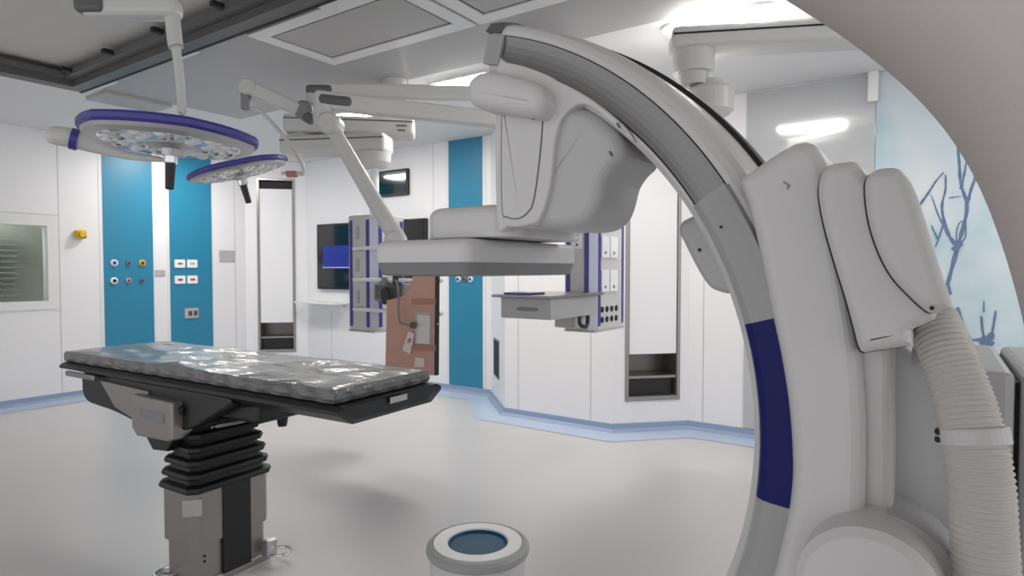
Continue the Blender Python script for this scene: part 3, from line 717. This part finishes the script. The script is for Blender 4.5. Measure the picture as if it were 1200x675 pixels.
# pedestal: steel covers in telescoping steps with a black centre strip
bm = new()
for z0, z1, g in ((.03, .20, -.012), (.20, .44, 0.)):
    prism(bm, chrect(g), (0, 0, z0), EX, EY, EZ, z1-z0, 0, .003)
pd = obj('pedestal', bm, 'tmetal', ot)
bm = new(); box(bm, 1.645, PY0-.006, .03, 1.79, PY0+.02, .44); obj('centre_strip', bm, 'black', pd)
bm = new(); prism(bm, [(PX0+.035, .335), (PX0+.035+.002, .335)], (0, 0, 0), EX, EZ, EY, .01) if False else obox(bm, (PX0+.012, PY0+.02, .38), Vector((.707, -.707, 0)), EZ, Vector((.707, .707, 0)), .08, .075, .012); obj('rating_label', bm, 'plate', pd)
bm = new()
for z in (.12, .145): cyl(bm, (PX0+.06, PY0+.014, z), (PX0+.06, PY0+.008, z), .006, n=10)
obj('screws', bm, 'gap', pd)
bm = new(); prism(bm, rrect(PX0-.01, PY0+.0, PX1+.01, PY1+.05, .03, 6), (0, 0, 0), EX, EY, EZ, .035, 0, .012); obj('base_plate', bm, 'tmetal', ot)
for c, rr in (((1.91, 2.65), .05), ((1.49, 2.92), .05)):
    bm = new()
    pts = [(c[0]+rr*cos(a_*pi/6), c[1]+rr*sin(a_*pi/6), .05) for a_ in range(13)]
    tube(bm, pts, .007, 10, 3); obj('foot_ring', bm, 'chrome', ot)
bm = new(); box(bm, 1.84, 2.66, .035, 1.90, 2.71, .12, .01); obj('brake_pedal', bm, 'alu', ot)

# the whole table stands slightly turned
mt = [o for o in bpy.data.objects if o.name == 'table_mattress'][0]
for o in (ot, mt):
    piv = Vector((X0, Y0, 0)); rz = Matrix.Rotation(R(2.9), 3, 'Z')
    o.location = piv+rz @ (o.location-piv); o.rotation_euler.z = R(2.9)

# ------------------------------------------------------------------ round bin on the floor
c = at(560, 634, 2.2); bz = c.z; bx_, by_ = c.x, c.y
t = thing('round_bin', 'round white bin with a steel rim and a dark blue opening on the floor', 'bin', (bx_, by_, 0))
o = (bx_, by_, 0)
bm = new(); lathe(bm, o, [(.001, 0), (.155, 0), (.16, .01), (.168, bz-.05), (.165, bz-.02), (.15, bz-.02), (.15, bz-.062), (.001, bz-.062)], 56); obj('body', bm, 'machine', t)
bm = new(); lathe(bm, o, [(.16, bz-.035), (.178, bz-.035), (.182, bz-.028), (.181, bz-.012), (.172, bz-.002), (.160, bz+.001), (.158, bz-.02)], 64); obj('rim', bm, 'strip', t)
bm = new(); lathe(bm, o, [(.106, bz-.06), (.104, bz-.006), (.109, bz+.001), (.155, bz+.001), (.159, bz-.004), (.159, bz-.019), (.115, bz-.019), (.112, bz-.06)], 64); obj('lid_ring', bm, 'frame_white', t)
bm = new(); lathe(bm, o, [(.001, bz-.022), (.06, bz-.020), (.095, bz-.014), (.1045, bz-.004), (.1045, bz-.026), (.001, bz-.026)], 48); obj('liner', bm, 'bag', t)

# ------------------------------------------------------------------ surgical lamps
def lamp_head(t, c, rx, ax, ay, az, side, big=True):
    """rounded hexagonal head; axes ax, ay in the disc, az up through it"""
    c = Vector(c)
    def hexa(r):
        out = []
        for k in range(72):
            a_ = 2*pi*k/72; m_ = (a_ % (pi/3))-pi/6
            rr = r*(.72+.28*(cos(pi/6)/cos(m_)))*1.02
            out.append((rr*cos(a_), rr*sin(a_)))
        return out
    def ring(r, z): return [c+ax*a_+ay*b_+az*z for a_, b_ in hexa(r)]
    bm = new(); loops(bm, [ring(r_*rx, z*rx) for r_, z in ((.2, .17), (.55, .15), (.86, .11), (.93, .06), (.93, .03))]); top_ = obj('head_shell', bm, 'arm', t)
    bm = new(); loops(bm, [ring(r_*rx, z*rx) for r_, z in ((.90, .10), (.975, .105), (1.0, .07), (.995, .02), (.96, -.01), (.90, 0.))]); obj('rim', bm, 'purple', t)
    bm = new(); loops(bm, [ring(r_*rx, z*rx) for r_, z in ((.955, -.012), (.93, -.05), (.80, -.075), (.78, -.05), (.955, .0))], closed_v=True); obj('lower_ring', bm, 'alu', t)
    bm = new(); loops(bm, [ring(r_*rx, z*rx) for r_, z in ((.79, -.06), (.30, -.075), (.28, -.05), (.79, -.03))], closed_v=True); ld = obj('lens_window', bm, 'led', t)
    for rr, k_ in ((.41, 9), (.55, 13), (.69, 16)):
        for k in range(k_):
            a_ = 2*pi*(k+.5*(rr > .5))/k_; q = c+ax*(rr*rx*cos(a_))+ay*(rr*rx*sin(a_))-az*(.066*rx)
            bm = new(); lathe(bm, q, [(.001, 0), (.075*rx, 0), (.062*rx, .018*rx), (.035*rx, .030*rx), (.001, .034*rx)], 10, -az); obj('lens', bm, 'chrome' if (k % 3 == 1) else 'socket', ld)
    bm = new(); lathe(bm, c-az*.05*rx, [(.30*rx, 0), (.29*rx, .03*rx), (.12*rx, .07*rx), (.10*rx, .15*rx), (.001, .16*rx)], 32, -az); hb = obj('hub', bm, 'alu', t)
    h0 = c-az*.19*rx
    bm = new(); cyl(bm, h0, h0-az*.035, .026, bev=.004); obj('handle_collar', bm, 'chrome', hb)
    bm = new(); cyl(bm, h0-az*.03, h0-az*.14, .020, .0165, bev=.004); obj('handle', bm, 'black', t)
def rot_axes(yaw, roll, pitch):
    """disc axes relative to the view: roll about the view direction, pitch tipping the near edge"""
    f = fw0; r_ = rt
    a_ = (r_*cos(roll)+EZ*sin(roll)).normalized(); b_ = f; n = a_.cross(b_).normalized()
    if n.z < 0: n = -n
    b_ = (f*cos(pitch)+n*sin(pitch)).normalized(); n = a_.cross(b_).normalized()
    if n.z < 0: n = -n; 
    b2 = n.cross(a_).normalized()
    return a_*cos(yaw)+b2*sin(yaw), -a_*sin(yaw)+b2*cos(yaw), n
c1 = at(201, 164, 2.55)
l1 = thing('surgical_lamp', 'large surgical lamp with a purple rim above the table, seen from below', 'surgical lamp', c1)
a1, b1, n1 = rot_axes(R(8), R(-2.5), R(-1.5))
lamp_head(l1, c1, .332, a1, b1, n1, None)
# grip on the left side
bm = new(); tube(bm, [at(62, 158, 2.72), at(66, 159, 2.72), at(84, 162, 2.74), at(112, 171, 2.78), at(150, 182, 2.8), at(190, 187, 2.8)], .033, 16, 5, rads=lambda t: .033+.012*sin(pi*min(1, t*1.3))-.022*t*t); obj('side_grip', bm, 'arm', l1)
bm = new(); q1, q2 = at(83, 162, 2.738), at(92, 164.5, 2.752); cyl(bm, q1, q2, .0475, n=24); obj('grip_band', bm, 'purple', l1)
# vertical stem, joint and overhead arm
j0 = at(214, 140, 2.62); j1 = at(206, 54, 2.62); j2 = at(201, 18, 2.62)
bm = new(); tube(bm, [j0, at(211, 95, 2.62), j1], .018, 16, 4); obj('stem', bm, 'arm', l1)
bm = new(); tube(bm, [at(206.5, 56, 2.62), at(205, 48, 2.62), at(202, 20, 2.62), at(200, 0, 2.62)], .03, 16, 3); jt = obj('stem_joint', bm, 'arm', l1)
jz = at(165, 8, 2.6).z
e0 = at(99, 9, 2.62); e1 = at(215, 2, 2.62); e0.z = jz; e1.z = jz
dv = (e1-e0).normalized(); sv = EZ.cross(dv)
e1 = e0+dv*.40
bm = new(); obox(bm, (e0+e1)/2, dv, sv, EZ, (e1-e0).length, .10, .085, .03); oa = obj('overhead_arm', bm, 'arm', l1)
bm = new(); obox(bm, e0+dv*.05-sv*.012, dv, sv, EZ, .125, .10, .062, .02); obj('arm_end_cap', bm, 'capgrey', oa)
e2 = e0+dv*.33
bm = new(); cyl(bm, e2, Vector((e2.x, e2.y, ZC+.1)), .05); obj('ceiling_tube', bm, 'arm', l1)

# second lamp on a thin rod
c2 = at(280, 200, 3.6)
l2 = thing('surgical_lamp', 'smaller tilted surgical lamp with a purple rim seen edge-on, hanging from a thin rod', 'surgical lamp', c2)
a2, b2, n2 = rot_axes(R(20), R(14), R(6.5))
lamp_head(l2, c2, .275, a2, b2, n2, None)
bm = new(); tube(bm, [at(330, 203, 3.6), at(346, 203, 3.6), at(355, 203, 3.6), at(354, 192, 3.6), at(338, 166, 3.6), at(308, 133, 3.6), at(300, 128, 3.6), at(287, 127, 3.6)], .011, 12, 4); obj('rod', bm, 'arm', l2)
bm = new(); p, q = at(336, 204, 3.6), at(348, 204, 3.6); obox(bm, (p+q)/2, rt, up, fw, .06, .035, .035, .006); obj('rod_joint', bm, 'brown_d', l2)
bm = new(); p = at(288.5, 119, 3.6); obox(bm, p, rt, EZ, fw0, .045, .10, .05, .006); obj('rod_holder', bm, 'midgrey', l2)
bm = new(); p = at(292, 103, 3.6); cyl(bm, p-fw0*.05, p+fw0*.05, .047, bev=.01); obj('elbow', bm, 'arm', l2)
p, q = at(292, 103, 3.6), at(358, 132, 3.68); d = (q-p).normalized(); s_ = fw0.cross(d)
bm = new(); obox(bm, (p+q)/2, d, s_, fw0, (q-p).length, .085, .085, .02); obj('spring_arm', bm, 'arm', l2)
bm = new(); p = at(358, 131, 3.69); cyl(bm, p-fw0*.06, p+fw0*.05, .055, bev=.01); kn = obj('knuckle', bm, 'midgrey', l2)
bm = new(); p = at(361, 138, 3.63); cyl(bm, p-fw0*.01, p+fw0*.05, .03, bev=.006); obj('pin', bm, 'capgrey', kn)
# upper long arm of the second lamp (dark end cap) to the ceiling hub
HUB = at(622, 120, 4.05)
def long_arm(t, pl, Dl, pr_, Dr, h_, w_, capn):
    a_, b_ = at(pl[0], pl[1], Dl), at(pr_[0], pr_[1], Dr); d = (b_-a_).normalized(); s_ = EZ.cross(d).normalized(); u_ = d.cross(s_)
    bm = new(); obox(bm, (a_+b_)/2, d, s_, u_, (b_-a_).length, w_, h_, .02); o_ = obj('long_arm', bm, 'arm', t)
    return a_, d, s_, u_, o_
a_, d, s_, u_, o_ = long_arm(l2, (360, 106), 3.75, (622, 111), 4.05, .085, .085, 1)
bm = new(); obox(bm, a_+d*.075-s_*0, d, s_, u_, .165, .10, .07, .03); obj('arm_end_cap', bm, 'capgrey', o_)
bm = new(); p = at(366, 112, 3.74); cyl(bm, p, p-EZ*.15, .035); obj('pivot', bm, 'arm', l2)
bm = new(); cyl(bm, Vector((HUB.x, HUB.y, 2.47)), Vector((HUB.x, HUB.y, ZC)), .08, bev=.01); obj('ceiling_column', bm, 'arm', l2)

# slanting arm, a separate suspension on the lower long arm
ls = thing('suspension_arm', 'thick white tube arm slanting down from a dark-capped elbow to behind the flat detector', 'ceiling arm', at(385, 118, 3.55))
a_, d, s_, u_, o_ = long_arm(ls, (368, 117), 3.5, (650, 148), 4.12, .10, .09, 1)
bm = new(); obox(bm, a_+d*.11, d, s_, u_, .20, .11, .075, .032); obj('arm_end_cap', bm, 'capgrey', o_)
bm = new(); p = at(378, 128, 3.52); cyl(bm, p+EZ*.03, p-EZ*.10, .05, bev=.01); obj('pivot', bm, 'arm', ls)
bm = new(); p = at(388, 146, 3.5); cyl(bm, p-fw0*.07, p+fw0*.07, .062, bev=.015); obj('elbow', bm, 'arm', ls)
bm = new(); tube(bm, [at(386, 142, 3.5), at(394, 158, 3.5), at(425, 212, 3.45), at(452, 258, 3.4), at(466, 280, 3.4)], .05, 18, 4, rads=lambda t: .037+.012*t); obj('slanting_tube', bm, 'arm', ls)
bm = new(); p = at(464, 282, 3.4); cyl(bm, p-fw0*.06, p+fw0*.06, .055, bev=.012); obj('lower_joint', bm, 'arm', ls)
bm = new(); p = Vector((at(650, 148, 4.12).x, at(650, 148, 4.12).y, 0)); cyl(bm, Vector((p.x, p.y, 2.30)), Vector((p.x, p.y, ZC)), .055, bev=.01); obj('ceiling_column', bm, 'arm', ls)

# ------------------------------------------------------------------ supply pendants
def service_head(t, x0, x1, y0, y1, z0, z1, c=.05):
    """box with one chamfered corner at (x0, y0); purple strips at the corners"""
    bm = new()
    prism(bm, [(x0+c, y0), (x1, y0), (x1, y1), (x0, y1), (x0, y0+c)], (0, 0, z0), EX, EY, EZ, z1-z0, .006, .006, 2); hd = obj('service_head', bm, 'arm', t)
    e = .012; w_ = .03
    bm = new(); box(bm, x0-.004, y1-w_-.01, z0+.03, x0+.001, y1-.01, z1-.04); obj('purple_strip', bm, 'purple', hd)
    bm = new(); box(bm, x0-.004, y0+c-.002, z0+.03, x0+.001, y0+c+w_, z1-.04); obj('purple_strip', bm, 'purple', hd)
    bm = new(); box(bm, x0+c-.002, y0-.004, z0+.03, x0+c+w_, y0+.001, z1-.04); obj('purple_strip', bm, 'purple', hd)
    bm = new(); box(bm, x1-w_-.008, y0-.004, z0+.03, x1-.008, y0+.001, z1-.04); obj('purple_strip', bm, 'purple', hd)
    bm = new(); k = .7071
    obox(bm, ((x0+x0+c)/2-.001, (y0+y0+c)/2-.001, (z0+z1)/2), Vector((k, -k, 0)), EZ, Vector((k, k, 0)), c*1.3, z1-z0-.08, .004); obj('corner_strip', bm, 'lilac', hd)
    bm = new(); box(bm, x0-.006, y0-.006, z0-.012, x1+.006, y1+.006, z0, .004); obj('bottom_cover', bm, 'machine2', hd)
    return hd
p1 = thing('supply_pendant', 'ceiling supply pendant with purple-striped column in front of the wall screen', 'supply pendant', (3.34, 3.57, ZC), 'ceiling supply pendants')
hd = service_head(p1, 3.22, 3.53, 3.44, 3.71, .985, 1.855)
for z in (1.60, 1.37, 1.15):
    bm = new(); cyl(bm, (3.15, 3.58, z), (3.15, 2.72, z), .014, n=14); rl_ = obj('equipment_rail', bm, 'frame_white', p1)
    bm = new(); box(bm, 3.15, 3.55, z-.015, 3.225, 3.58, z+.015, .004); obj('rail_mount', bm, 'midgrey', rl_)
for z in (1.72, 1.48, 1.24):
    bm = new(); box(bm, 3.212, 3.60, z-.05, 3.221, 3.63, z+.05); obj('gas_port', bm, 'plate', hd)
pc = at(439, 225, 4.9); px_, py_ = 3.36, 3.58
bm = new(); cyl(bm, (px_, py_, 1.85), (px_, py_, 2.22), .036); obj('pole', bm, 'frame_white', p1)
z_b = at(440, 190, 4.78).z
bm = new(); lathe(bm, (px_, py_, 0), [(.001, 2.215), (.07, 2.215), (.105, 2.23), (.125, 2.26), (.13, 2.335), (.001, 2.335)], 36); obj('swivel_hub', bm, 'arm', p1)
el = at(352, 165, 4.85); jx = at(486, 155, 5.0)
lo0 = Vector((el.x, el.y, 2.40)); lo1 = Vector((px_, py_, 2.40)); d = (lo1-lo0).normalized(); lo1 = lo1+d*.12; lo0 = lo0-d*.12; s_ = EZ.cross(d)
bm = new(); obox(bm, (lo0+lo1)/2, d, s_, EZ, (lo1-lo0).length, .24, .14, .03); lb_ = obj('lower_boom', bm, 'arm', p1)
bm = new(); obox(bm, (lo0+lo1)/2+EZ*.03, d, s_, EZ, (lo1-lo0).length-.02, .244, .01); obj('boom_line', bm, 'capgrey', lb_)
up0 = Vector((lo0.x, lo0.y, 2.565)); up1 = Vector((jx.x, jx.y, 2.565)); d = (up1-up0).normalized(); s_ = EZ.cross(d)
bm = new(); obox(bm, (up0+up1)/2, d, s_, EZ, (up1-up0).length, .26, .14, .03); ub = obj('upper_boom', bm, 'arm', p1)
bm = new(); obox(bm, (up0+up1)/2+EZ*.035, d, s_, EZ, (up1-up0).length-.02, .264, .01); obj('boom_line', bm, 'capgrey', ub)
for k, w_ in ((0, .08), (1, .06)):
    bm = new(); obox(bm, up1-d*.10-s_*.131*(1 if s_.dot(fw0) > 0 else -1)+EZ*(.0-.035*k), d, s_, EZ, w_, .004, .012); obj('boom_marking', bm, 'capgrey', ub)
bm = new(); cyl(bm, (lo0+d*.13)+EZ*.06, (lo0+d*.13)+EZ*.12, .10); obj('boom_bearing', bm, 'arm', p1)
bm = new(); cyl(bm, up1-d*.15, Vector(((up1-d*.15).x, (up1-d*.15).y, ZC)), .10); obj('ceiling_column', bm, 'arm', p1)

p2 = thing('supply_pendant', 'ceiling supply pendant with white sockets and a drawer shelf below the detector housing', 'supply pendant', (3.95, 2.06, ZC), 'ceiling supply pendants')
hd = service_head(p2, 3.76, 4.22, 1.95, 2.18, 1.03, 1.83)
for z in (1.60, 1.365):
    for x in (3.845, 3.98):
        bm = new(); box(bm, x, 1.937, z-.075, x+.115, 1.951, z+.075, .006); so = obj('socket', bm, 'socket', hd)
        bm = new(); box(bm, x+.035, 1.934, z-.05, x+.06, 1.938, z-.03); obj('socket_mark', bm, 'midgrey', so)
for k in range(4):
    for z in (1.10, 1.17):
        bm = new(); c = Vector((3.865+k*.075, 1.95, z)); cyl(bm, c+EY*.002, c-EY*.006, .021, n=14); obj('gas_port', bm, 'gap', hd)
bm = new(); box(bm, 3.748, 2.045, 1.585, 3.761, 2.125, 1.71, .004); so = obj('socket', bm, 'socket', hd)
for k in range(3):
    bm = new(); box(bm, 3.745, 2.075, 1.605+.034*k, 3.749, 2.09, 1.62+.034*k); obj('socket_mark', bm, 'socket_d', so)
# drawer shelf
bm = new(); box(bm, 3.10, 1.90, 1.275, 3.80, 2.33, 1.292, .006); sf = obj('shelf_plate', bm, 'steel', p2)
bm = new(); box(bm, 3.16, 1.935, 1.145, 3.76, 2.30, 1.275, .008); dr = obj('drawer', bm, 'plate', p2)
bm = new(); prism(bm, smooth([(2.02, 1.205), (2.05, 1.215), (2.15, 1.215), (2.18, 1.205), (2.15, 1.195), (2.05, 1.195)], 4), (3.150, 0, 0), EY, EZ, EX, .02, .004); obj('drawer_handle', bm, 'midgrey', dr)
bm = new(); box(bm, 3.12, 2.06, 1.292, 3.3, 2.25, 1.306, .005); obj('shelf_mat', bm, 'purple', sf)
bm = new(); tube(bm, [(3.55, 1.95, 1.15), (3.53, 1.94, 1.10), (3.57, 1.93, 1.075), (3.63, 1.94, 1.085), (3.66, 1.95, 1.13), (3.67, 1.96, 1.16)], .013, 10, 5); obj('cable_loop', bm, 'black', p2)
bm = new(); box(bm, 3.58, 2.0, 1.06, 3.76, 2.16, 1.145, .01); obj('shelf_bracket', bm, 'machine2', p2)
qx, qy = 3.93, 2.1
bm = new(); cyl(bm, (qx, qy, 1.82), (qx, qy, 2.40), .045); obj('pole', bm, 'frame_white', p2)
hb = at(822, 118, 3.72)
h0 = Vector((qx, qy, 2.44)); h1 = Vector((hb.x, hb.y, 2.44)); d = (h1-h0).normalized(); s_ = EZ.cross(d)
bm = new(); obox(bm, (h0+h1)/2, d, s_, EZ, (h1-h0).length+.2, .22, .13, .03); obj('lower_boom', bm, 'arm', p2)
bm = new(); lathe(bm, (hb.x, hb.y, 0), [(.11, 2.36), (.135, 2.38), (.135, 2.50), (.12, 2.52), (.085, 2.525), (.085, 2.56), (.001, 2.56)], 40); hb2 = at(803, 90, 3.72); lathe(bm, (hb2.x, hb2.y, 0), [(.001, 2.53), (.09, 2.53), (.09, 2.60), (.118, 2.605), (.122, 2.62), (.122, 2.73), (.001, 2.73)], 40); obj('swivel_hub', bm, 'arm', p2)
r0 = at(800, 50, 3.72); r1 = at(1090, 42, 3.5); r0.z = r1.z = 2.79
d = (r1-r0).normalized(); s_ = EZ.cross(d); r0 = r0-d*.12
bm = new(); obox(bm, (r0+r1)/2, d, s_, EZ, (r1-r0).length, .26, .125, .03); ub = obj('upper_boom', bm, 'arm', p2)
bm = new(); obox(bm, (r0+r1)/2+EZ*.012, d, s_, EZ, (r1-r0).length-.02, .264, .011); obj('boom_line', bm, 'gap', ub)
bm = new(); cyl(bm, r1-d*.15, Vector(((r1-d*.15).x, (r1-d*.15).y, ZC)), .11); obj('ceiling_column', bm, 'arm', p2)

for c_ in (p2,): c_.location.y -= .05

# ------------------------------------------------------------------ brown shield hanging on the first pendant's rail
XB = 3.10
bs = thing('brown_radiation_shield', 'brown rubber shield sheet hanging from the white rail of the pendant', 'shield', onx(482, 330, XB))
bm = new(); px_prism(bm, yz(XB, [(484, 318), (512, 318), (512, 380), (511, 440), (451, 440), (452, 400), (453, 352), (462, 350), (472, 347), (480, 338), (483, 328)]), XB, XB+.02, .003, .003, 2); sheet = obj('sheet', bm, 'brown', bs)
bm = new(); px_prism(bm, yz(XB, [(510.5, 318), (512.5, 318), (511.5, 440), (509.5, 440)]), XB-.004, XB+.024); obj('edge_binding', bm, 'black', sheet)
for ya, yb in ((350, 357), (404, 411)):
    bm = new(); px_prism(bm, yz(XB, [(483, ya), (511, ya), (511, yb), (483, yb)]), XB-.007, XB, .002); obj('strap', bm, 'brown_d', sheet)
bm = new(); px_prism(bm, yz(XB, [(487, 365), (505, 367), (505, 404), (487, 403)]), XB-.006, XB, .001); pk = obj('document_pocket', bm, 'plate', sheet)
bm = new(); px_prism(bm, yz(XB, [(490, 369), (505, 370), (504, 403), (489, 402)]), XB-.008, XB-.006); obj('paper_sheet', bm, 'paper', pk)
bm = new(); px_prism(bm, yz(XB, [(480, 388), (487, 391), (482, 415), (473, 410)]), XB-.012, XB-.009); tg = obj('hang_tag', bm, 'paper', bs)
bm = new(); px_prism(bm, yz(XB, [(480, 396), (484, 397), (482.5, 402), (478.5, 401)]), XB-.0135, XB-.012); obj('tag_mark', bm, 'brown_d', tg)
bm = new(); px_prism(bm, yz(XB, [(487, 419), (497, 420), (497, 430), (486, 430)]), XB-.003, XB); obj('lower_label', bm, 'paper', sheet)
# cable with clamp hanging on the rail, in front of the shield
cc = thing('hanging_cable', 'thin grey cable hanging from a black rail clamp in front of the brown shield', 'cable', onx(466, 327, 3.08))
bm = new(); box(bm, 3.12, onx(462, 330, 3.12).y-.02, 1.335, 3.175, onx(462, 330, 3.12).y+.02, 1.405, .008); obj('rail_clamp', bm, 'black', cc)
bm = new(); tube(bm, [onx(a, b, 3.06) for a, b in ((463, 328), (466, 335), (467, 350), (467, 368), (469, 378), (475, 380), (482, 381))], .007, 10, 5); obj('cable', bm, 'midgrey', cc)
bm = new(); p = onx(484, 381, 3.06); cyl(bm, p+EY*.01, p-EY*.015, .022, n=14); obj('plug', bm, 'capgrey', cc)
# black bits on the pendant's side: hand control cradle
hc = thing('control_handset', 'dark handset hanging on the rail left of the brown shield', 'handset', onx(448, 345, 3.13))
bm = new(); px_prism(bm, smooth(yz(3.13, [(448, 340), (452, 337), (456, 338), (457, 352), (453, 357), (449, 354)]), 3), 3.11, 3.135, .01, .01, 3); obj('body', bm, 'black', hc)
bm = new(); tube(bm, [onx(a, b, 3.135) for a, b in ((450, 336), (452, 331), (455, 327.5))], .008, 10, 4); obj('hook', bm, 'midgrey', hc)
sh_ = thing('equipment_box', 'dark grey equipment box under the rail beside the pendant column', 'equipment box', (3.2, 3.2, 1.2))
bm = new(); box(bm, 3.18, 3.10, 1.215, 3.30, 3.40, 1.345, .01); obj('housing', bm, 'midgrey', sh_)
bm = new(); box(bm, 3.176, 3.12, 1.235, 3.181, 3.38, 1.33); obj('front', bm, 'capgrey', sh_)
bm = new(); box(bm, 3.136, 3.22, 1.345, 3.20, 3.28, 1.39, .005); obj('hanger', bm, 'midgrey', sh_)

# ------------------------------------------------------------------ light
ld_ = bpy.data.lights.new('window_fill_light', 'POINT'); ld_.energy = 14; ld_.shadow_soft_size = .1  # unseen fill light, added to brighten what shows behind the window
lo_ = bpy.data.objects.new('window_fill_light', ld_); COL.objects.link(lo_); lo_.location = (1.9, 8.3, 2.2)
wd = bpy.data.worlds.new('world'); scene.world = wd; wd.use_nodes = True
bg = wd.node_tree.nodes['Background']; bg.inputs['Color'].default_value = (.97, .98, 1, 1); bg.inputs['Strength'].default_value = .60
vs = scene.view_settings; vs.view_transform = 'Standard'; vs.look = 'None'; vs.gamma = 1; vs.use_curve_mapping = False
vs.exposure = 0.9
